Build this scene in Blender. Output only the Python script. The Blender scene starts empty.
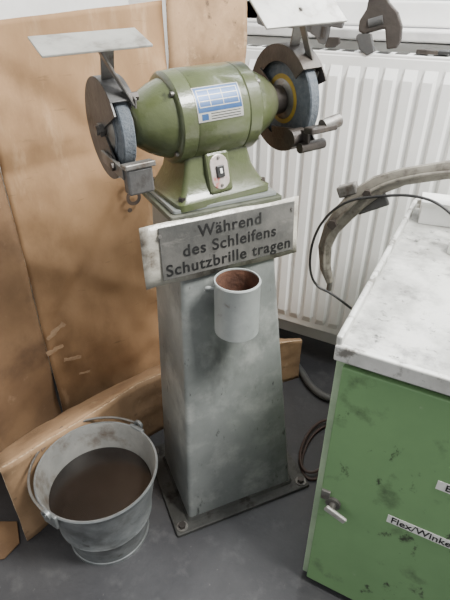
import bpy, bmesh, math, random
from mathutils import Vector, Matrix, noise as mnoise
random.seed(3)
R=math.radians
YAW=R(28.17)
def G(x,y):
    return (x*math.cos(YAW)-y*math.sin(YAW), x*math.sin(YAW)+y*math.cos(YAW))

# ---------------- materials ----------------
def mat(name,c1,c2=None,scale=6,rough=.6,metal=0,bump=.1,bscale=40,lo=.4,hi=.65,c3=None,s3=30,t3=(.6,.7),coat=0,stretch=None,alpha=1,trans=0,c4=None,s4=60,t4=(.64,.68),st4=(1,1,1),c5=None,s5=20,t5=(.6,.7),st5=(1,1,1),r5=0):
    m=bpy.data.materials.new(name); m.use_nodes=True
    nt=m.node_tree; N=nt.nodes; L=nt.links
    b=N['Principled BSDF']; b.inputs['Roughness'].default_value=rough
    b.inputs['Metallic'].default_value=metal
    b.inputs['Coat Weight'].default_value=coat
    b.inputs['Transmission Weight'].default_value=trans
    b.inputs['Alpha'].default_value=alpha
    tc=N.new('ShaderNodeTexCoord'); mp=N.new('ShaderNodeMapping')
    if stretch: mp.inputs['Scale'].default_value=stretch
    L.new(tc.outputs['Object'],mp.inputs['Vector'])
    def noise(s,d=6,src=None):
        n=N.new('ShaderNodeTexNoise'); n.inputs['Scale'].default_value=s; n.inputs['Detail'].default_value=d
        n.inputs['Roughness'].default_value=.65
        L.new((src or mp).outputs['Vector'],n.inputs['Vector']); return n
    if c2 is None: c2=tuple(v*.8 for v in c1)
    n=noise(scale); r=N.new('ShaderNodeValToRGB')
    r.color_ramp.elements[0].position=lo; r.color_ramp.elements[0].color=(*c1,1)
    r.color_ramp.elements[1].position=hi; r.color_ramp.elements[1].color=(*c2,1)
    L.new(n.outputs['Fac'],r.inputs['Fac']); out=r.outputs['Color']
    def layer(out,c,s,t,src=None):
        n3=noise(s,8,src); r3=N.new('ShaderNodeValToRGB')
        r3.color_ramp.elements[0].position=t[0]; r3.color_ramp.elements[0].color=(0,0,0,1)
        r3.color_ramp.elements[1].position=t[1]; r3.color_ramp.elements[1].color=(1,1,1,1)
        L.new(n3.outputs['Fac'],r3.inputs['Fac'])
        mx=N.new('ShaderNodeMix'); mx.data_type='RGBA'
        L.new(r3.outputs['Color'],mx.inputs[0]); L.new(out,mx.inputs[6]); mx.inputs[7].default_value=(*c,1)
        return mx.outputs[2]
    def mapping(sc,loc,rz=0):
        q=N.new('ShaderNodeMapping'); q.inputs['Scale'].default_value=sc; q.inputs['Location'].default_value=loc
        q.inputs['Rotation'].default_value=(0,rz,0)
        L.new(tc.outputs['Object'],q.inputs['Vector']); return q
    if c3: out=layer(out,c3,s3,t3)
    if c4: out=layer(out,c4,s4,t4,mapping(st4,(3.1,1.7,5.3)))
    if c5: out=layer(out,c5,s5,t5,mapping(st5,(7.3,2.2,1.3),r5))
    L.new(out,b.inputs['Base Color'])
    if bump>0:
        nb=noise(bscale,4); bp=N.new('ShaderNodeBump'); bp.inputs['Strength'].default_value=bump; bp.inputs['Distance'].default_value=.01
        L.new(nb.outputs['Fac'],bp.inputs['Height']); L.new(bp.outputs['Normal'],b.inputs['Normal'])
    return m

M={}
M['floor']=mat('concrete_floor',(.036,.036,.040),(.060,.060,.063),3,.5,bump=.15,bscale=60,c3=(.10,.10,.10),s3=14,t3=(.56,.85),c4=(.18,.17,.16),s4=60,t4=(.66,.76))
M['wall']=mat('plaster_white',(.80,.80,.78),(.70,.70,.68),3,.85,bump=.1)
M['card']=mat('cardboard',(.335,.20,.10),(.25,.145,.068),2.2,.85,bump=.25,bscale=9,stretch=(1,1,.7),c3=(.16,.09,.042),s3=4,t3=(.50,.80),c4=(.42,.275,.155),s4=14,t4=(.58,.78),st4=(1,1,.25),c5=(.17,.10,.048),s5=26,t5=(.64,.72),st5=(.3,.3,2))
M['cardk']=mat('cardboard_shaded_stained',(.22,.13,.065),(.155,.088,.044),3,.9,bump=.25,bscale=9,c3=(.09,.052,.028),s3=5,t3=(.48,.75),c4=(.31,.20,.12),s4=20,t4=(.62,.8))  # left flap's shade put into the darker base colour, mottled stains on top
M['card2']=mat('cardboard_light',(.37,.235,.13),(.27,.165,.085),4,.85,bump=.2,bscale=14,c3=(.16,.098,.05),s3=7,t3=(.48,.76),c4=(.46,.33,.20),s4=22,t4=(.60,.8),c5=(.11,.07,.04),s5=26,t5=(.62,.72))
M['cedge']=mat('cardboard_edge',(.54,.40,.26),(.24,.15,.08),90,.9)
M['tapeb']=mat('torn_paper_tape',(.40,.27,.16),(.28,.18,.10),40,.9)
M['print']=mat('print_black',(.04,.03,.025),(.09,.06,.04),20,.8,bump=0)
M['ped']=mat('pedestal_grey_paint',(.235,.250,.240),(.165,.178,.170),4,.34,metal=.15,bump=.2,bscale=14,c3=(.37,.38,.36),s3=9,t3=(.50,.74),c4=(.10,.106,.10),s4=8,t4=(.54,.76),st4=(1,1,.5),c5=(.05,.053,.05),s5=24,t5=(.635,.70),st5=(1.6,1.6,.6),r5=.5)
M['pedd']=mat('base_plate_steel',(.042,.042,.038),(.085,.085,.078),12,.6,metal=.2,bump=.3,c3=(.02,.017,.014),s3=24,t3=(.5,.65))
M['green']=mat('olive_hammer_paint',(.080,.096,.041),(.056,.068,.029),9,.30,bump=.1,bscale=90,c3=(.13,.135,.088),s3=9,t3=(.50,.80),coat=.3,c4=(.022,.026,.014),s4=22,t4=(.60,.72))
M['greend']=mat('olive_dusty',(.07,.08,.05),(.12,.12,.095),10,.6,bump=.15,c3=(.03,.033,.025),s3=18,t3=(.48,.68))
M['steel']=mat('worn_steel',(.22,.21,.195),(.13,.125,.115),14,.45,metal=.6,bump=.15,c3=(.08,.055,.04),s3=22,t3=(.54,.70))
M['dsteel']=mat('dark_guard_steel',(.075,.075,.075),(.12,.115,.11),12,.45,metal=.4,bump=.15,c3=(.04,.034,.03),s3=22,t3=(.54,.70))
M['alu']=mat('scratched_shield',(.40,.395,.365),(.28,.275,.25),9,.4,metal=.3,bump=.08,c3=(.17,.155,.13),s3=18,t3=(.54,.72))
M['iron']=mat('dark_cast_iron',(.034,.029,.026),(.065,.054,.046),14,.5,metal=.35,bump=.25,c3=(.12,.095,.075),s3=16,t3=(.58,.80))
M['stone']=mat('grinding_stone',(.080,.095,.112),(.12,.135,.15),80,.9,bump=.4,bscale=200)
M['yellow']=mat('yellow_washer',(.38,.26,.035),(.20,.14,.035),20,.75)
M['blue']=mat('blue_plate',(.025,.075,.20),(.05,.11,.23),20,.35,metal=.2,bump=0)
M['white']=mat('white_enamel',(.78,.78,.76),(.68,.68,.66),6,.4,bump=.03)
M['rad']=mat('radiator_white',(.85,.85,.83),(.76,.76,.74),3,.28,bump=.02)
M['black']=mat('black_plastic',(.012,.012,.012),(.025,.025,.025),20,.45,bump=.05)
M['pinkpl']=mat('switch_plate_silver',(.52,.47,.44),(.38,.32,.29),22,.4,metal=.3,c3=(.45,.12,.10),s3=30,t3=(.56,.64))
M['signc']=mat('engraved_sign_grey',(.070,.070,.066),(.115,.112,.104),9,.4,metal=.2,bump=.12,c3=(.17,.163,.148),s3=8,t3=(.46,.74),c4=(.25,.236,.212),s4=18,t4=(.58,.76),st4=(.4,1,1.6),c5=(.04,.038,.035),s5=30,t5=(.62,.72))
M['sleeve']=mat('dirty_plastic_sleeve',(.50,.48,.41),(.29,.27,.23),12,.25,bump=.2,bscale=25,c3=(.11,.09,.07),s3=14,t3=(.50,.68))
M['signt']=mat('sign_lettering',(.005,.005,.005),(.025,.025,.023),24,.6,bump=0,lo=.5,hi=.8)
M['can']=mat('can_grey_paint',(.33,.35,.34),(.25,.27,.26),10,.4,bump=.08,c3=(.15,.12,.10),s3=20,t3=(.60,.72))
M['rust']=mat('rust',(.07,.032,.02),(.13,.06,.035),25,.9,bump=.4)
M['zinc']=mat('galvanised_zinc',(.20,.215,.218),(.29,.305,.305),14,.42,metal=.5,bump=.2,bscale=12,c3=(.09,.094,.09),s3=10,t3=(.48,.72),c4=(.06,.055,.05),s4=24,t4=(.62,.72))
M['zincin']=mat('zinc_inside_stained',(.27,.27,.255),(.36,.355,.33),10,.5,metal=.3,bump=.12,c3=(.12,.085,.06),s3=12,t3=(.50,.70))
M['water']=mat('murky_water',(.009,.007,.006),(.016,.012,.010),6,.22,bump=.02,bscale=8,c3=(.030,.023,.019),s3=9,t3=(.55,.85))
M['wood']=mat('worn_grip_wood',(.20,.14,.10),(.12,.09,.07),20,.7)
M['cab']=mat('green_cabinet_paint',(.175,.315,.14),(.152,.28,.124),3,.40,bump=.04,c3=(.065,.095,.05),s3=9,t3=(.57,.73),c4=(.31,.37,.26),s4=28,t4=(.66,.75),st4=(1,1,.5),c5=(.04,.05,.03),s5=24,t5=(.62,.69),st5=(1,1,.6),r5=.5)
M['cabe']=mat('cabinet_edge_pale_green',(.38,.48,.33),(.26,.35,.23),9,.45,bump=.05)
M['top']=mat('worktop_dusty',(.58,.58,.545),(.38,.38,.355),5,.4,bump=.06,c3=(.20,.20,.185),s3=5,t3=(.44,.66),c4=(.10,.10,.092),s4=14,t4=(.54,.70),c5=(.05,.05,.045),s5=40,t5=(.59,.69))
M['rim']=mat('worktop_rim_steel',(.70,.70,.67),(.50,.50,.47),9,.35,metal=.2,bump=.05,c3=(.2,.19,.17),s3=22,t3=(.53,.63))
M['cast']=mat('cast_beige_grey',(.23,.215,.18),(.15,.137,.115),10,.5,metal=.2,bump=.15,c3=(.07,.06,.05),s3=20,t3=(.52,.68))
M['tape']=mat('paper_tape',(.78,.78,.75),(.66,.66,.62),12,.6,bump=0)
M['sill']=mat('sill_stone',(.60,.59,.57),(.48,.47,.46),12,.5,bump=.05)
M['hose']=mat('grey_hose',(.08,.08,.08),(.12,.12,.11),10,.5)
M['hoser']=mat('brown_cable',(.065,.036,.028),(.045,.028,.022),10,.5)
M['glass']=mat('window_glass',(.9,.95,.95),(.9,.95,.95),1,.05,bump=0,trans=1)

# ---------------- helpers ----------------
def empty(name,loc=(0,0,0),yaw=0):
    e=bpy.data.objects.new(name,None); e.empty_display_size=.05
    e.location=loc; e.rotation_euler=(0,0,yaw); bpy.context.collection.objects.link(e); return e
def fin(name,bm,m,parent=None,loc=(0,0,0),rot=(0,0,0),smooth=False,bevel=0,seg=2):
    bmesh.ops.recalc_face_normals(bm,faces=bm.faces)
    me=bpy.data.meshes.new(name); bm.to_mesh(me); bm.free()
    o=bpy.data.objects.new(name,me); bpy.context.collection.objects.link(o)
    me.materials.append(M[m] if isinstance(m,str) else m)
    o.location=loc; o.rotation_euler=rot
    if parent: o.parent=parent
    if smooth:
        for p in me.polygons: p.use_smooth=True
        try: me.set_sharp_from_angle(angle=R(38))
        except Exception: pass
    if bevel:
        b=o.modifiers.new('bev','BEVEL'); b.width=bevel; b.segments=seg; b.limit_method='ANGLE'
    return o
def box(name,size,loc,m,parent=None,rot=(0,0,0),bevel=.002):
    bm=bmesh.new(); bmesh.ops.create_cube(bm,size=1)
    for v in bm.verts: v.co=Vector((v.co.x*size[0],v.co.y*size[1],v.co.z*size[2]))
    return fin(name,bm,m,parent,loc,rot,bevel=bevel)
def lathe(name,prof,m,parent=None,loc=(0,0,0),rot=(0,0,0),n=48,axis='z',closed=False,caps=True):
    bm=bmesh.new(); rings=[]
    for (a,r) in prof:
        ring=[]
        for i in range(n):
            t=2*math.pi*i/n
            c,s=r*math.cos(t),r*math.sin(t)
            ring.append(bm.verts.new((c,s,a) if axis=='z' else (a,c,s)))
        rings.append(ring)
    for k in range(len(rings)-1):
        for i in range(n):
            bm.faces.new((rings[k][i],rings[k][(i+1)%n],rings[k+1][(i+1)%n],rings[k+1][i]))
    if closed:
        for i in range(n): bm.faces.new((rings[-1][i],rings[-1][(i+1)%n],rings[0][(i+1)%n],rings[0][i]))
    elif caps:
        bm.faces.new(rings[0]); bm.faces.new(rings[-1])
    return fin(name,bm,m,parent,loc,rot,smooth=True)
def loft(name,rings,m,parent=None,loc=(0,0,0),rot=(0,0,0),smooth=False,bevel=0,cap=True):
    bm=bmesh.new(); vr=[[bm.verts.new(p) for p in r] for r in rings]; n=len(vr[0])
    for k in range(len(vr)-1):
        for i in range(n): bm.faces.new((vr[k][i],vr[k][(i+1)%n],vr[k+1][(i+1)%n],vr[k+1][i]))
    if cap: bm.faces.new(vr[0]); bm.faces.new(vr[-1])
    return fin(name,bm,m,parent,loc,rot,smooth=smooth,bevel=bevel)
def rrect(hx,hy,z,r=.01,cx=0,cy=0,n=4,yaw=0):
    pts=[]
    for (sx,sy,a0) in ((1,1,0),(-1,1,90),(-1,-1,180),(1,-1,270)):
        for i in range(n+1):
            a=R(a0+90*i/n)
            x=sx*(hx-r)+r*math.cos(a); y=sy*(hy-r)+r*math.sin(a)
            pts.append((cx+x*math.cos(yaw)-y*math.sin(yaw),cy+x*math.sin(yaw)+y*math.cos(yaw),z))
    return pts
def prism(name,poly,th,m,parent=None,loc=(0,0,0),rot=(0,0,0),bevel=.002,plane='xz'):
    if plane=='xz': rings=[[(x,-th/2,z) for x,z in poly],[(x,th/2,z) for x,z in poly]]
    elif plane=='yz': rings=[[(-th/2,y,z) for y,z in poly],[(th/2,y,z) for y,z in poly]]
    else: rings=[[(x,y,-th/2) for x,y in poly],[(x,y,th/2) for x,y in poly]]
    return loft(name,rings,m,parent,loc,rot,bevel=bevel)
def tube(name,pts,r,m,parent=None,radii=None,res=6,cyc=False):
    cu=bpy.data.curves.new(name,'CURVE'); cu.dimensions='3D'; cu.bevel_depth=r; cu.bevel_resolution=res; cu.use_fill_caps=True
    sp=cu.splines.new('NURBS'); sp.points.add(len(pts)-1)
    for i,p in enumerate(pts):
        sp.points[i].co=(*p,1)
        if radii: sp.points[i].radius=radii[i]
    sp.order_u=3; sp.use_endpoint_u=True; sp.use_cyclic_u=cyc; sp.resolution_u=8
    o=bpy.data.objects.new(name,cu); bpy.context.collection.objects.link(o); cu.materials.append(M[m])
    if parent: o.parent=parent
    return o
def rod(name,a,b,r,m,parent=None,n=20,r2=None):
    a=Vector(a); b=Vector(b); d=b-a; q=d.to_track_quat('Z','Y'); r2=r if r2 is None else r2
    rings=[]
    for p,rr in ((a,r),(b,r2)):
        rings.append([tuple(p+q@Vector((rr*math.cos(2*math.pi*i/n),rr*math.sin(2*math.pi*i/n),0))) for i in range(n)])
    return loft(name,rings,m,parent,smooth=True)
def bar(name,a,b,w,t,m,parent=None,side=(1,0,0),bevel=.001):
    a=Vector(a); b=Vector(b); d=(b-a).normalized(); s=Vector(side); s=(s-d*s.dot(d)).normalized(); k=d.cross(s)
    rings=[]
    for p in (a,b): rings.append([tuple(p+s*w/2*i+k*t/2*j) for i,j in ((1,1),(-1,1),(-1,-1),(1,-1))])
    return loft(name,rings,m,parent,bevel=bevel)
def text(name,s,size,m,parent,loc,rot,ext=.0004,align='CENTER',sx=1,bold=.008,sy=1,space=1):
    cu=bpy.data.curves.new(name,'FONT'); cu.body=s; cu.size=size; cu.extrude=ext; cu.align_x=align; cu.align_y='CENTER'
    cu.offset=size*bold; cu.space_character=space
    o=bpy.data.objects.new(name,cu); bpy.context.collection.objects.link(o); cu.materials.append(M[m])
    o.parent=parent; o.location=loc; o.rotation_euler=rot; o.scale=(sx,sy,1); return o

# ---------------- room ----------------
box('floor',(4.6,4.6,.1),(.6,-.35,-.05),'floor',bevel=0)
WY=1.74
e=empty('wall_back')
box('wall_below',(2.9,.12,1.2),(.1,WY+.06,.6),'wall',e,bevel=0)
box('wall_beside_window',(.45,.12,1.3),(-1.125,WY+.06,1.85),'wall',e,bevel=0)
box('wall_right_of_window',(.35,.12,1.3),(1.375,WY+.06,1.85),'wall',e,bevel=0)
box('wall_above',(2.1,.12,.25),(.15,WY+.06,2.375),'wall',e,bevel=0)
box('wall_left',(.1,4.2,2.5),(-1.40,-.25,1.25),'wall',bevel=0)
w=empty('window_1')
for i,(sz,lc) in enumerate([((2.1,.05,.07),(.15,WY+.09,1.275)),((2.1,.05,.07),(.15,WY+.09,2.215)),((.07,.05,1.0),(-.865,WY+.09,1.745)),((.07,.05,1.0),(1.165,WY+.09,1.745)),((.07,.05,1.0),(.15,WY+.09,1.745))]):
    box('frame_%d'%(i+1),sz,lc,'white',w,bevel=.006)
box('pane',(2.0,.006,.9),(.15,WY+.09,1.745),'glass',w,bevel=0)
box('windowsill',(2.14,.13,.03),(.15,WY+.025,1.222),'sill',bevel=.005)

# ---------------- radiator ----------------
rd=empty('radiator',(0,1.60,0))
X0,X1,Z0,Z1=-.86,.64,.15,1.175
box('front_panel',(X1-X0,.012,Z1-Z0),((X0+X1)/2,.012,(Z0+Z1)/2),'rad',rd,bevel=.005)
box('back_panel',(X1-X0,.012,Z1-Z0),((X0+X1)/2,.072,(Z0+Z1)/2),'rad',rd,bevel=.005)
bm=bmesh.new(); x=X0+.03
while x<X1-.05:
    zz=[Z0+.03,Z0+.06,Z1-.06,Z1-.03]; xs=[x,x+.008,x+.036,x+.044]; 
    vs=[[bm.verts.new((xs[i],(.006 if (i in(0,3) or j in(0,3)) else -.006),zz[j])) for j in range(4)] for i in range(4)]
    for i in range(3):
        for j in range(3): bm.faces.new((vs[i][j],vs[i+1][j],vs[i+1][j+1],vs[i][j+1]))
    x+=.0555
fin('pressed_ridges',bm,'rad',rd)
box('top_grille',(X1-X0,.07,.008),((X0+X1)/2,.042,Z1+.002),'rad',rd)
for i in range(28):
    box('grille_slot_%d'%i,(.035,.045,.002),(X0+.04+i*.053,.042,Z1+.0065),'pedd',rd,bevel=0)
box('side_cover',(.01,.07,Z1-Z0),(X0,.042,(Z0+Z1)/2),'rad',rd)
box('side_cover_r',(.01,.07,Z1-Z0),(X1,.042,(Z0+Z1)/2),'rad',rd)
for xx in (-.5,.4): box('wall_bracket',(.03,.06,.7),(xx,.109,.65),'rad',rd)
rod('feed_pipe',(X0+.08,.05,0),(X0+.08,.05,Z0+.01),.009,'rad',rd)

# ---------------- cabinet ----------------
cb=empty('workshop_cabinet',(0,0,0))
CX0,CX1,CY0,CY1=-.148,.75,.71,1.45; H=.808
cxm=(CX0+CX1)/2; cym=(CY0+CY1)/2
box('plinth',(CX1-CX0-.02,CY1-CY0-.04,.02),(cxm,cym+.01,.01),'pedd',cb)
box('body',(CX1-CX0,CY1-CY0-.012,H-.045),(cxm,cym+.006,.015+(H-.045)/2),'cabe',cb,bevel=.003)
box('door',(CX1-CX0-.026,.014,H-.075),(cxm+.003,CY0+.002,.025+(H-.075)/2),'cab',cb,bevel=.003)
box('worktop',(CX1-CX0+.002,CY1-CY0+.01,.03),(cxm,cym,H-.02),'top',cb,bevel=.003)
box('rim_front',(CX1-CX0+.004,.012,.034),(cxm,CY0-.004,H-.019),'rim',cb,bevel=.003)
box('rim_left',(.012,CY1-CY0+.012,.052),(CX0+.003,cym,H-.009),'rim',cb,bevel=.004)
box('rim_back',(CX1-CX0,.012,.06),(cxm,CY1+.002,H-.01),'rim',cb,bevel=.003)
rod('latch_rosette',(-.100,CY0-.004,.372),(-.100,CY0-.012,.372),.017,'steel',cb)
rod('latch_stem',(-.100,CY0-.012,.372),(-.100,CY0-.026,.372),.008,'steel',cb)
box('latch_handle',(.052,.008,.017),(-.088,CY0-.028,.366),'alu',cb,rot=(0,R(22),0),bevel=.003)
box('latch_keep',(.02,.01,.03),(-.120,CY0-.006,.39),'steel',cb)
box('label_tape',(.24,.0008,.024),(.135,CY0-.0058,.398),'tape',cb,bevel=0)
text('label_text','Flex/Winkelschl.',.026,'black',cb,(.022,CY0-.0070,.398),(R(90),0,0),align='LEFT')
box('label_tape_2',(.20,.0008,.024),(.180,CY0-.0058,.553),'tape',cb,bevel=0)
text('label_text_2','Bohrer',.024,'black',cb,(.095,CY0-.0070,.553),(R(90),0,0),align='LEFT')

# cast C-frame tool on cabinet
cf=empty('cast_iron_c_frame_press')
YC=1.30
pts=[(-.325,.575),(-.345,.62),(-.355,.69),(-.342,.75),(-.315,.80),(-.277,.855),(-.23,.902),(-.17,.935),(-.07,.968),(.05,.985),(.13,.965),(.165,.91),(.17,.83)]
wd=[.010,.016,.020,.024,.029,.031,.027,.023,.023,.024,.03,.032,.034]
rings=[]
for i,p in enumerate(pts):
    a=Vector(pts[max(i-1,0)]); b=Vector(pts[min(i+1,len(pts)-1)]); d=(b-a).normalized(); nn=Vector((-d.y,d.x)); w_=wd[i]; th=.015
    ring=[]
    for k in range(12):
        t_=2*math.pi*k/12; u=abs(math.cos(t_))**.7*math.copysign(1,math.cos(t_)); v=abs(math.sin(t_))**.7*math.copysign(1,math.sin(t_))
        ring.append((p[0]+nn.x*w_*u, YC+th*v, p[1]+nn.y*w_*u))
    rings.append(ring)
loft('c_frame_arm',rings,'cast',cf,smooth=True)
tube('arm_rib',[(p[0],YC-.016,p[1]) for p in pts[1:-1]],.005,'cast',cf)
rod('pivot_bolt',(-.335,YC-.03,.775),(-.335,YC+.03,.775),.014,'iron',cf,n=6)
rod('pivot_bolt_2',(-.252,YC-.028,.880),(-.252,YC+.028,.880),.012,'iron',cf,n=6)
box('lug',(.055,.03,.032),(-.310,YC,.875),'steel',cf,rot=(0,R(-25),0),bevel=.005)
box('bracket_plate',(.09,.012,.05),(-.245,YC+.012,.848),'dsteel',cf,rot=(0,R(-30),0),bevel=.004)
box('foot',(.15,.12,.022),(.17,YC,.814),'iron',cf,bevel=.004)
rod('foot_column',(.17,YC,.81),(.17,YC,.88),.036,'cast',cf,r2=.03)
rod('anvil_screw',(-.325,YC,.585),(-.325,YC,.545),.008,'steel',cf)
cbx=empty('white_carton',(-.065,1.375,.803),R(8))
box('carton_body',(.11,.075,.055),(0,0,.0275),'white',cbx,bevel=.002)
box('carton_lid',(.116,.081,.014),(0,0,.056),'tape',cbx,bevel=.002)
b2=empty('paper_pad',(.05,1.20,.803),R(-20))
box('pad_sheets',(.12,.09,.03),(0,0,.015),'tape',b2)
box('pad_back',(.122,.092,.004),(0,0,.032),'white',b2)
kb=empty('power_cable')
tube('cord',[(.12,1.26,.806),(.02,1.245,.83),(-.06,1.245,.90),(-.14,1.26,.905),(-.22,1.262,.885),(-.30,1.262,.86),(-.355,1.262,.80),(-.385,1.262,.72),(-.385,1.262,.62),(-.355,1.262,.565),(-.30,1.262,.56),(-.20,1.262,.50)],.0038,'black',kb)

# ---------------- pedestal ----------------
px,py=G(.0,1.05); PA=YAW+R(23); pe=empty('grinder_pedestal',(px,py,0),PA)
def ploc(x,y,z):
    a=PA; return (px+x*math.cos(a)-y*math.sin(a),py+x*math.sin(a)+y*math.cos(a),z)
loft('base_plate',[rrect(.222,.172,0,.006),rrect(.222,.172,.012,.006)],'pedd',pe,bevel=.002)
for sx in(-1,1):
    for sy in(-1,1):
        rod('anchor_bolt',(sx*.2,sy*.15,.01),(sx*.2,sy*.15,.026),.011,'iron',pe,n=6)
        rod('bolt_washer',(sx*.2,sy*.15,.011),(sx*.2,sy*.15,.015),.017,'steel',pe)
tw=R(4)
TP=(-.030,.030)
rings=[]
for k in range(9):
    f=k/8; rings.append(rrect(.172+(.112-.172)*f,.125+(.088-.125)*f,.012+.933*f,.012,cx=-.002+(TP[0]+.002)*f,cy=-.012+(TP[1]-.012+.012)*f,yaw=tw*f))
loft('column',rings,'ped',pe,smooth=True)
loft('weld_foot',[rrect(.180,.133,.011,.014,cx=-.002,cy=-.012),rrect(.174,.127,.02,.014,cx=-.002,cy=-.012)],'pedd',pe)
loft('top_plate',[rrect(.134,.108,.945,.006,cx=TP[0],cy=TP[1],yaw=tw),rrect(.134,.108,.957,.006,cx=TP[0],cy=TP[1],yaw=tw)],'greend',pe,bevel=.002)
loft('top_spacer',[rrect(.124,.10,.957,.006,cx=TP[0],cy=TP[1],yaw=tw),rrect(.124,.10,.966,.006,cx=TP[0],cy=TP[1],yaw=tw)],'ped',pe,bevel=.002)

# sign
sg=empty('safety_sign',ploc(-.035,-.0850,.880)); sg.rotation_euler=(R(-4),R(0),PA+R(4))
def wavy(name,w,h,m,parent,y,amp):
    bm=bmesh.new(); nx=20
    vs=[[bm.verts.new((w*(i/nx-.5),y+amp*math.sin(i*.9+j)*(.4+abs(i/nx-.5)*1.4),h*(j/4-.5)+.0015*math.sin(i*.7))) for j in range(5)] for i in range(nx+1)]
    for i in range(nx):
        for j in range(4): bm.faces.new((vs[i][j],vs[i+1][j],vs[i+1][j+1],vs[i][j+1]))
    o=fin(name,bm,m,parent,smooth=True); s=o.modifiers.new('s','SOLIDIFY'); s.thickness=.0015; s.offset=0; return o
wavy('plastic_sleeve',.378,.138,'sleeve',sg,.001,.0015)
box('engraved_plate',(.326,.003,.118),(.012,-.0035,.003),'signc',sg,bevel=.001)
for i,(s,z) in enumerate((('Während',.038),('des Schleifens',.001),('Schutzbrille tragen',-.036))):
    text('lettering_%d'%(i+1),s,.037,'signt',sg,(.012,-.0058,z),(R(90),0,0),sx=1.0,bold=.012,space=1.1)
for xx in(-.15,.168): rod('sign_screw',(xx,-.003,.045),(xx,-.0085,.045),.004,'steel',sg)

# coolant can
cn=empty('coolant_can',ploc(-.038,-.157,.690),PA)
pr=[(0,.004),(0,.047),(.003,.050),(.128,.050),(.131,.0515),(.134,.050),(.134,.047),(.006,.0465),(.005,.004)]
lathe('can_body',pr,'can',cn)
lathe('can_rust_lining',[(.0066,.044),(.0066,.0462),(.131,.0468),(.131,.0462),(.008,.0455)],'rust',cn,closed=True)
lathe('can_contents',[(.05,.001),(.05,.0453),(.057,.0453),(.06,.02),(.061,.001)],'rust',cn)
box('can_bracket',(.03,.022,.05),(0,.058,.07),'can',cn)
tube('can_lug',[(-.047,.015,.115),(-.062,.02,.118),(-.064,.03,.105),(-.05,.04,.095)],.004,'can',cn)

# ---------------- bench grinder ----------------
gx,gy,_=ploc(TP[0]-.004,TP[1]-.012,0)
gr=empty('bench_grinder',(gx,gy,.967),0); gr.rotation_euler=(0,R(-2.0),YAW+R(31))
A=.163
foot=[(0,.112,.085,.012),(.014,.112,.085,.012),(.018,.106,.08,.012),(.035,.094,.070,.012),(.06,.082,.060,.012),(.095,.074,.055,.012),(.12,.072,.055,.012)]
loft('cast_foot',[rrect(a,b,z-.003,r) for z,a,b,r in foot],'green',gr,smooth=True)
for sx in(-1,1):
    for sy in (-1,1):
        rod('foot_bolt',(sx*.098,sy*.07,.011),(sx*.098,sy*.07,.023),.008,'iron',gr,n=6)
pf=[(-.165,.026),(-.163,.036),(-.155,.044),(-.135,.058),(-.115,.068),(-.098,.074),(-.094,.075),(-.092,.083),(-.088,.087),(-.060,.0885),(-.058,.0865),(-.055,.0885),(.055,.0885),(.058,.0865),(.060,.0885),(.088,.087),(.092,.083),(.094,.075),(.098,.074),(.115,.068),(.135,.058),(.155,.044),(.163,.036),(.165,.026)]
lathe('motor_housing',pf,'green',gr,loc=(0,0,A),axis='x',n=64)
for s in(-1,1):
    for k in range(4):
        a=R(45+90*k); rod('cap_screw',(s*.090,.078*math.cos(a),A+.078*math.sin(a)),(s*.098,.078*math.cos(a),A+.078*math.sin(a)),.005,'steel',gr,n=10)
def curved(name,x0,x1,a0,a1,r,m,th=.0008):
    n=14
    outer=[(math.cos(R(a0+(a1-a0)*i/n)),math.sin(R(a0+(a1-a0)*i/n))) for i in range(n+1)]
    bm=bmesh.new(); L_=[]
    for x in (x0,x1):
        L_.append([bm.verts.new((x,c*(r+th),A+s*(r+th))) for c,s in outer]+[bm.verts.new((x,c*r*.99,A+s*r*.99)) for c,s in reversed(outer)])
    k=len(L_[0])
    for i in range(k): bm.faces.new((L_[0][i],L_[0][(i+1)%k],L_[1][(i+1)%k],L_[1][i]))
    bm.faces.new(L_[0]); bm.faces.new(L_[1])
    return fin(name,bm,m,gr)
NX=-.010
curved('nameplate',NX-.050,NX+.050,136,177,.0888,'alu')
curved('nameplate_blue',NX-.048,NX+.048,137,166,.0893,'blue')
for i in range(4):
    curved('nameplate_row_%d'%i,NX-.044,NX+.044,140+i*6.6,141+i*6.6,.0901,'alu',.0003)
for i,xx in enumerate((-.044,-.020,.008,.042)):
    curved('nameplate_col_%d'%i,NX+xx,NX+xx+.0014,140,160.5,.0901,'alu',.0003)
curved('nameplate_emblem',NX-.042,NX-.028,168,175,.0893,'blue')
for i in range(3): curved('nameplate_line_%d'%i,NX-.022,NX+.044,168+i*3.0,169+i*3.0,.0893,'signt',.0003)
pl=[( .023*math.cos(R(a)), .036*math.sin(R(a))) for a in range(0,360,15)]
pl=[(max(-.021,min(.021,x*1.15)),z) for x,z in pl]
prism('switch_plate',pl,.004,'pinkpl',gr,loc=(-.010,-.073,.060),rot=(R(-14),0,0))
box('switch_boss',(.056,.03,.084),(-.010,-.059,.056),'green',gr,rot=(R(-14),0,0),bevel=.006)
box('switch_rocker',(.018,.006,.024),(-.010,-.0765,.062),'black',gr,rot=(R(-14),0,0))
box('switch_mark',(.005,.002,.010),(-.010,-.0800,.064),'tape',gr,rot=(R(-14),0,0),bevel=0)
for zz in (.034,.088): rod('switch_screw',(-.010,-.073-(.061-zz)*.25,zz),(-.010,-.0775-(.061-zz)*.25,zz),.003,'steel',gr,n=10)
rod('spindle',(-.232,0,A),(.245,0,A),.009,'steel',gr)
def band(name,cx,w,r0,r1,a0,a1,m,n=40):
    rings=[]
    for i in range(n+1):
        a=R(a0+(a1-a0)*i/n); c,s=math.cos(a),math.sin(a)
        rings.append([(cx-w/2,c*r0,A+s*r0),(cx-w/2,c*r1,A+s*r1),(cx+w/2,c*r1,A+s*r1),(cx+w/2,c*r0,A+s*r0)])
    return loft(name,rings,m,gr,smooth=True)
WL=-.196
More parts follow.
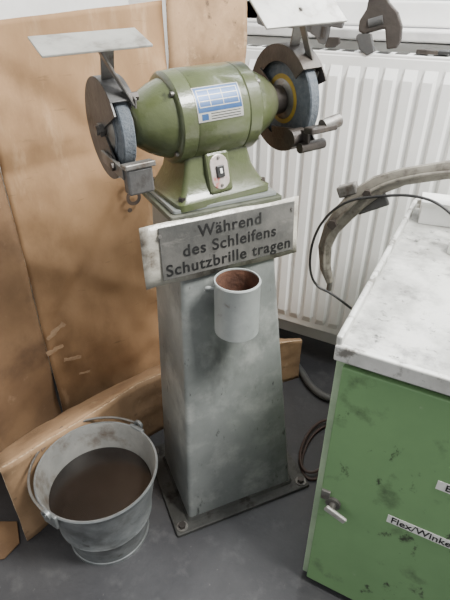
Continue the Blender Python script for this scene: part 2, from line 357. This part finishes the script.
for s,nm in((-1,'left'),(1,'right')):
    wx=WL if s<0 else .212
    RW=.081 if s<0 else .100
    lathe(nm+'_wheel',[(-.0125,.008),(-.0125,RW-.003),(-.010,RW),(.010,RW),(.0125,RW-.003),(.0125,.008)],'stone',gr,loc=(wx,0,A),axis='x',n=64)
    lathe(nm+'_paper_washer',[(-.0135,.008),(-.0135,.052),(.0135,.052),(.0135,.008)],'stone' if s<0 else 'yellow',gr,loc=(wx,0,A),axis='x')
    lathe(nm+'_flange',[(-.018,.008),(-.018,.034),(-.014,.042),(.014,.042),(.018,.034),(.018,.008)],'steel',gr,loc=(wx,0,A),axis='x')
    a0,a1=-120,140
    gm='dsteel' if s<0 else 'iron'
    hw=.021 if s<0 else .024
    band(nm+'_guard_rim',wx,hw*2+.002,RW+.007,RW+.011,a0,a1,gm)
    band(nm+'_guard_inner_side',wx-s*hw,.003,RW-.022,RW+.010,a0,a1,gm)
    band(nm+'_guard_outer_side',wx+s*hw,.003,.012,RW+.010,a0-15,a1+15,gm)
    rod(nm+'_nut',(wx+s*(hw+.001),0,A),(wx+s*(hw+.009),0,A),.013,'steel',gr,n=6)
    rod(nm+'_guard_hub',(s*.155,0,A),(wx-s*.020,0,A),.030,gm,gr)
    bar(nm+'_guard_strut',(wx-s*(hw+.002),.0,A),(wx-s*(hw+.002),.075,A+.045),.004,.03,gm,gr)
def shield(nm,s,wx,cx,cy,cz,tilt,w,dp):
    bar(nm+'_shield_bracket',(wx-.004,-.02,A+.087),(wx-.006,cy+.01,A+cz-.004),.024,.004,'steel',gr)
    bar(nm+'_shield_arm',(wx+.020,-.065,A+.050),(wx-.030,cy-.01,A+cz-.006),.004,.018,'steel',gr,side=(1,0,0))
    bar(nm+'_shield_arm_b',(wx+.022,.01,A+.080),(wx+.022,-.075,A+.052),.004,.018,'steel',gr,side=(1,0,0))
    box(nm+'_eye_shield',(w,dp,.004),(cx,cy,A+cz),'alu',gr,rot=(R(tilt),0,0),bevel=.001)
    box(nm+'_shield_clip',(.06,.03,.008),(wx-.01,cy,A+cz-.005),'steel',gr,rot=(R(tilt),0,0))
    rod(nm+'_shield_bolt',(wx+.014,-.06,A+.062),(wx+.032,-.06,A+.062),.008,'iron',gr,n=6)
shield('left',-1,WL,WL-.034,-.060,.152,16,.180,.075)
shield('right',1,.212,.182,-.055,.184,38,.195,.11)
# tool rests
wx=WL
bar('left_rest_arm',(wx-.027,.01,A-.05),(wx-.027,-.102,A-.056),.006,.022,'steel',gr)
box('left_tool_rest',(.058,.028,.010),(wx,-.106,A-.043),'steel',gr,rot=(R(-8),0,0))
box('left_rest_block',(.050,.026,.048),(wx-.002,-.104,A-.070),'dsteel',gr,bevel=.004)
rod('left_rest_bolt',(wx-.036,-.06,A-.052),(wx-.020,-.06,A-.052),.008,'iron',gr,n=6)
wx=.212
bar('right_rest_arm',(wx-.029,.01,A-.070),(wx-.029,-.120,A-.055),.007,.026,'iron',gr)
box('right_tool_rest',(.070,.030,.014),(wx-.004,-.126,A-.040),'iron',gr,rot=(R(-6),0,0),bevel=.004)
rod('right_rest_handle',(wx+.00,-.126,A-.036),(wx+.044,-.126,A-.030),.014,'steel',gr)
rod('right_rest_knob',(wx-.055,-.085,A-.062),(wx-.02,-.085,A-.062),.019,'iron',gr)
rod('right_rest_knob_b',(wx-.045,-.110,A-.078),(wx+.02,-.110,A-.078),.011,'iron',gr)

# ---------------- bucket ----------------
bx,by=G(-.340,.838); bk=empty('galvanised_bucket',(bx,by,0),YAW)
HB=.275
pr=[(.012,.002),(.012,.108),(0,.110),(0,.114),(.012,.1145),(.014,.1125),(.06,.1205),(.10,.128),(.103,.131),(.107,.129),(.17,.1395),(HB-.03,.151),(HB-.006,.156),(HB,.161),(HB+.004,.159),(HB+.003,.155)]
ob=lathe('bucket_shell',pr,'zinc',bk,n=72,caps=False)
for v in ob.data.vertices:
    if .03<v.co.z<.24:
        f=1-.018*max(0,mnoise.noise(v.co*14)); v.co.x*=f; v.co.y*=f
lathe('bucket_lining',[(HB+.003,.1555),(HB-.008,.1520),(.10,.1230),(.013,.1060),(.013,.001)],'zincin',bk,n=72,caps=False)
lathe('bucket_water',[(.185,.001),(.185,.1365),(.192,.1380),(.192,.001)],'water',bk,n=64)
ea=R(58)
for s in(-1,1):
    cx,cy=s*.160*math.cos(ea),s*.160*math.sin(ea)
    box('ear_plate',(.012,.05,.045),(cx,cy,HB-.016),'zinc',bk,rot=(0,0,ea),bevel=.004)
    lathe('ear_ring',[( -.004,.008),(-.004,.015),(.004,.015),(.004,.008)],'zinc',bk,loc=(cx*1.05,cy*1.05,HB+.008),rot=(0,0,ea),axis='x',closed=True,n=20)
hp=[]
ax=Vector((math.cos(ea),math.sin(ea),0)); sd=Vector((-math.sin(ea),math.cos(ea),0))
for i in range(13):
    a=math.pi*i/12
    p=ax*(.168*math.cos(a))+sd*(.178*math.sin(a)); hp.append((p.x,p.y,HB+.010-.008*math.sin(a)+.004))
tube('bail_handle',hp,.0035,'steel',bk)
tube('bail_grip',hp[5:8],.010,'wood',bk)

# ---------------- cardboard ----------------
def sheet(name,pts,h0,h1,m,parent,th=.005,lean=0,sub=8,z0=0,wav=.004,crum=0,folds=()):
    bm=bmesh.new(); cols=[]
    n=len(pts)
    for i,(x,y) in enumerate(pts):
        f_=i/(n-1); h=h0+(h1-h0)*f_
        col=[]
        a=Vector(pts[0]); b=Vector(pts[-1]); d=((b-a) if crum else (Vector(pts[min(n-1,i+1)])-Vector(pts[max(0,i-1)]))).normalized(); nn=Vector((-d.y,d.x))
        for k in range(sub+1):
            f=k/sub; off=lean*f+wav*math.sin(5*f+f_*8)
            if crum: off+=crum*(mnoise.noise(Vector((f_*4,f*6,1.7)))+.5*mnoise.noise(Vector((f_*9,f*15,4.7))))
            for (fa,fb,fc,amp) in folds:
                dd=abs(fa*f_+fb*f-fc)
                off+=amp*max(0,1-dd/.05)
            col.append(bm.verts.new((x+nn.x*off,y+nn.y*off,z0+h*f)))
        cols.append(col)
    for i in range(n-1):
        for k in range(sub): bm.faces.new((cols[i][k],cols[i+1][k],cols[i+1][k+1],cols[i][k+1]))
    o=fin(name,bm,m,parent,smooth=True)
    s=o.modifiers.new('sol','SOLIDIFY'); s.thickness=th; s.offset=1
    o.data.materials.append(M['cedge']); s.material_offset_rim=1
    return o
cd=empty('large_cardboard_box')
def interp(a,b,n): return [(a[0]+(b[0]-a[0])*i/n,a[1]+(b[1]-a[1])*i/n) for i in range(n+1)]
sheet('panel_main',interp((-1.126,.841),(-.889,1.30),40),1.275,1.315,'card',cd,wav=.003,sub=100,crum=.014,folds=((0,1,.72,.013),(.35,1,.95,.012),(-.5,1,.28,.012),(.25,1,.52,-.008)))
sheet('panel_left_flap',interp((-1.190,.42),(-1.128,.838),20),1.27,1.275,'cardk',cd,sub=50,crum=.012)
sheet('panel_right',interp((-.886,1.303),(-.752,1.545),14),1.50,1.50,'card2',cd,sub=60,crum=.010,folds=((0,1,.73,.014),))
d=Vector((-.889+1.126,1.30-.841,0)).normalized(); ang=math.atan2(d.y,d.x)
def onpanel(s,z,off=.014):
    n_=Vector((-d.y,d.x,0)); p=Vector((-1.126,.841,0))+d*s-n_*off
    return (p.x,p.y,z)
def torn(seed,L_,W_):
    random.seed(seed); up=[];dn=[]
    for i in range(9):
        x=-L_/2+L_*i/8; up.append((x,W_/2*random.uniform(.4,1.2))); dn.append((x,-W_/2*random.uniform(.4,1.2)))
    return up+dn[::-1]
for i,(s,z,a,L_,W_) in enumerate(((.035,.40,-35,.075,.022),(.02,.33,-12,.06,.018),(.07,.27,12,.06,.016),(.10,.19,8,.04,.012))):
    prism('torn_tape_%d'%i,torn(i+4,L_,W_),.001,'tapeb',cd,loc=onpanel(s,z,.022),rot=(0,R(a),ang),bevel=0)
text('printed_logo','co.',.10,'print',cd,onpanel(.365,.80,.024),(R(90),R(90),ang),bold=.015)
lo=empty('folded_carton')
g=[G(-.575,.80),G(-.43,.985),G(-.285,1.175),G(-.05,1.36),G(.13,1.435),G(.30,1.50)]
def dens(P,k):
    out=[]
    for i in range(len(P)-1):
        for j in range(k): out.append(tuple(P[i][q]+(P[i+1][q]-P[i][q])*j/k for q in range(len(P[0]))))
    return out+[tuple(P[-1])]
hs5=[.32+(.19-.32)*i/5 for i in range(6)]
g2=dens(g,6)
bm=bmesh.new(); cols=[]
for i,(x,y) in enumerate(g2):
    f_=i/(len(g2)-1); h=.32+(.19-.32)*f_; col=[]
    for k in range(13):
        f=k/12; o_=.010*mnoise.noise(Vector((f_*12,f*5,9)))+.006*math.sin(3*f+f_*6)
        col.append(bm.verts.new((x-.6*o_,y+.6*o_,h*f)))
    cols.append(col)
for i in range(len(cols)-1):
    for k in range(12): bm.faces.new((cols[i][k],cols[i+1][k],cols[i+1][k+1],cols[i][k+1]))
o=fin('front_panel',bm,'card2',lo,smooth=True); s=o.modifiers.new('sol','SOLIDIFY'); s.thickness=.005; o.data.materials.append(M['cedge']); s.material_offset_rim=1
bk2=dens([(-1.145,.60),(-1.09,.83),(-.93,1.17),(-.80,1.36),(-.62,1.50),(-.50,1.56)],6)
bm=bmesh.new(); cols=[]
for i in range(len(g2)):
    f_=i/(len(g2)-1); h=.32+(.19-.32)*f_
    a=Vector((*g2[i],h-.002)); b=Vector((*bk2[i],.06)); col=[]
    for k in range(13):
        f=k/12; p=a.lerp(b,f); p.z+=.03*math.sin(math.pi*f)+.018*math.sin(math.pi*f)*mnoise.noise(Vector((f_*11,f*4,2)))
        col.append(bm.verts.new(p))
    cols.append(col)
for i in range(len(cols)-1):
    for k in range(12): bm.faces.new((cols[i][k],cols[i+1][k],cols[i+1][k+1],cols[i][k+1]))
o=fin('top_flap',bm,'card2',lo,smooth=True); s=o.modifiers.new('sol','SOLIDIFY'); s.thickness=.004
sc=empty('torn_cardboard_scrap',(*G(-.66,.80),.004),R(20))
prism('scrap_sheet',[(-.09,-.05),(-.02,-.07),(.05,-.05),(.07,.0),(.03,.06),(-.04,.05),(-.10,.03)],.005,'cardk',sc,plane='xy',bevel=.001)

# ---------------- tools on radiator ----------------
ZR=Z1+.0075
def wrench(nm,loc,rot,sc,bm_,jm):
    wr=empty(nm,loc); wr.rotation_euler=rot; wr.scale=sc
    body=[(.012,.002),(.030,.0),(.040,.012),(.044,.036),(.038,.062),(.024,.082),(.016,.10),(-.014,.10),(-.020,.082),(-.036,.066),(-.040,.048),(-.030,.040),(.012,.040)]
    prism('fixed_jaw_and_head',body,.017,bm_,wr,bevel=.003)
    prism('moving_jaw',[(-.016,.038),(-.012,.004),(-.028,.0),(-.042,.014),(-.046,.040),(-.040,.044)],.014,jm,wr,bevel=.002)
    prism('handle',[(-.014,.095),(.016,.095),(.011,.13),(.013,.22),(.020,.265),(.016,.285),(.0,.292),(-.014,.285),(-.018,.265),(-.012,.22),(-.009,.13)],.011,bm_,wr,bevel=.003)
    rod('adjusting_worm',(-.018,-.004,.056),(.010,-.004,.056),.0095,jm,wr,n=14)
    return wr
wrench('adjustable_wrench',(-.345,1.610,ZR+.003),(R(-5),R(-16),0),(1.45,1.2,1.45),'iron','dsteel')
wrench('adjustable_wrench.001',(-.475,1.635,ZR+.046),(R(-2),R(-84),0),(1.0,1.0,1.0),'dsteel','iron')
pl_=empty('pliers',(-.20,1.63,ZR+.008))
tube('handle_a',[(.0,0,0),(.06,-.008,0),(.13,.012,0),(.19,.02,0)],.007,'black',pl_)
tube('handle_b',[(.0,0,0),(.06,.02,0),(.13,.03,0),(.19,.04,0)],.007,'black',pl_)
prism('jaws',[(-.05,-.006),(-.05,.006),(-.02,.014),(.01,.012),(.01,-.012),(-.02,-.014)],.012,'iron',pl_,plane='xy')

h=empty('floor_hose')
tube('hose',[(-.52,1.55,.016),(-.45,1.50,.016),(-.38,1.42,.016),(-.30,1.38,.016),(-.21,1.42,.016),(-.19,1.55,.016)],.014,'hose',h)
h=empty('extension_cable')
for k in range(2):
    c=Vector((-.235-.012*k,1.14+.015*k,.006+.010*k)); tube('cable_loop_%d'%k,[(c.x+.055*math.cos(R(a)),c.y+.13*math.sin(R(a)),c.z) for a in range(0,360,30)],.005,'hoser',h,cyc=True)

# ---------------- light ----------------
wd_=bpy.data.worlds.new('world'); bpy.context.scene.world=wd_; wd_.use_nodes=True
bg=wd_.node_tree.nodes['Background']; bg.inputs[0].default_value=(.97,.98,1,1); bg.inputs[1].default_value=.72
def area(name,loc,tgt,size,power,col=(1,1,1)):
    l=bpy.data.lights.new(name,'AREA'); l.size=size; l.energy=power; l.color=col
    o=bpy.data.objects.new(name,l); bpy.context.collection.objects.link(o); o.location=loc
    o.rotation_euler=(Vector(tgt)-Vector(loc)).to_track_quat('-Z','Y').to_euler()
area('added_warm_light',(.9,.75,2.7),(-.3,1.0,.6),.6,140,(1,.985,.95))  # warm area light added overhead for contrast, not an actual ceiling fixture
area('window_daylight',(.1,1.66,2.0),(-.2,.6,.5),.9,42,(.97,.985,1))

cam=bpy.data.cameras.new('camera'); co=bpy.data.objects.new('camera',cam); bpy.context.collection.objects.link(co)
cam.sensor_width=36; cam.lens=485/600*36; cam.clip_start=.02
co.location=(0,0,1.35); co.rotation_euler=(R(57),0,YAW)
bpy.context.scene.camera=co
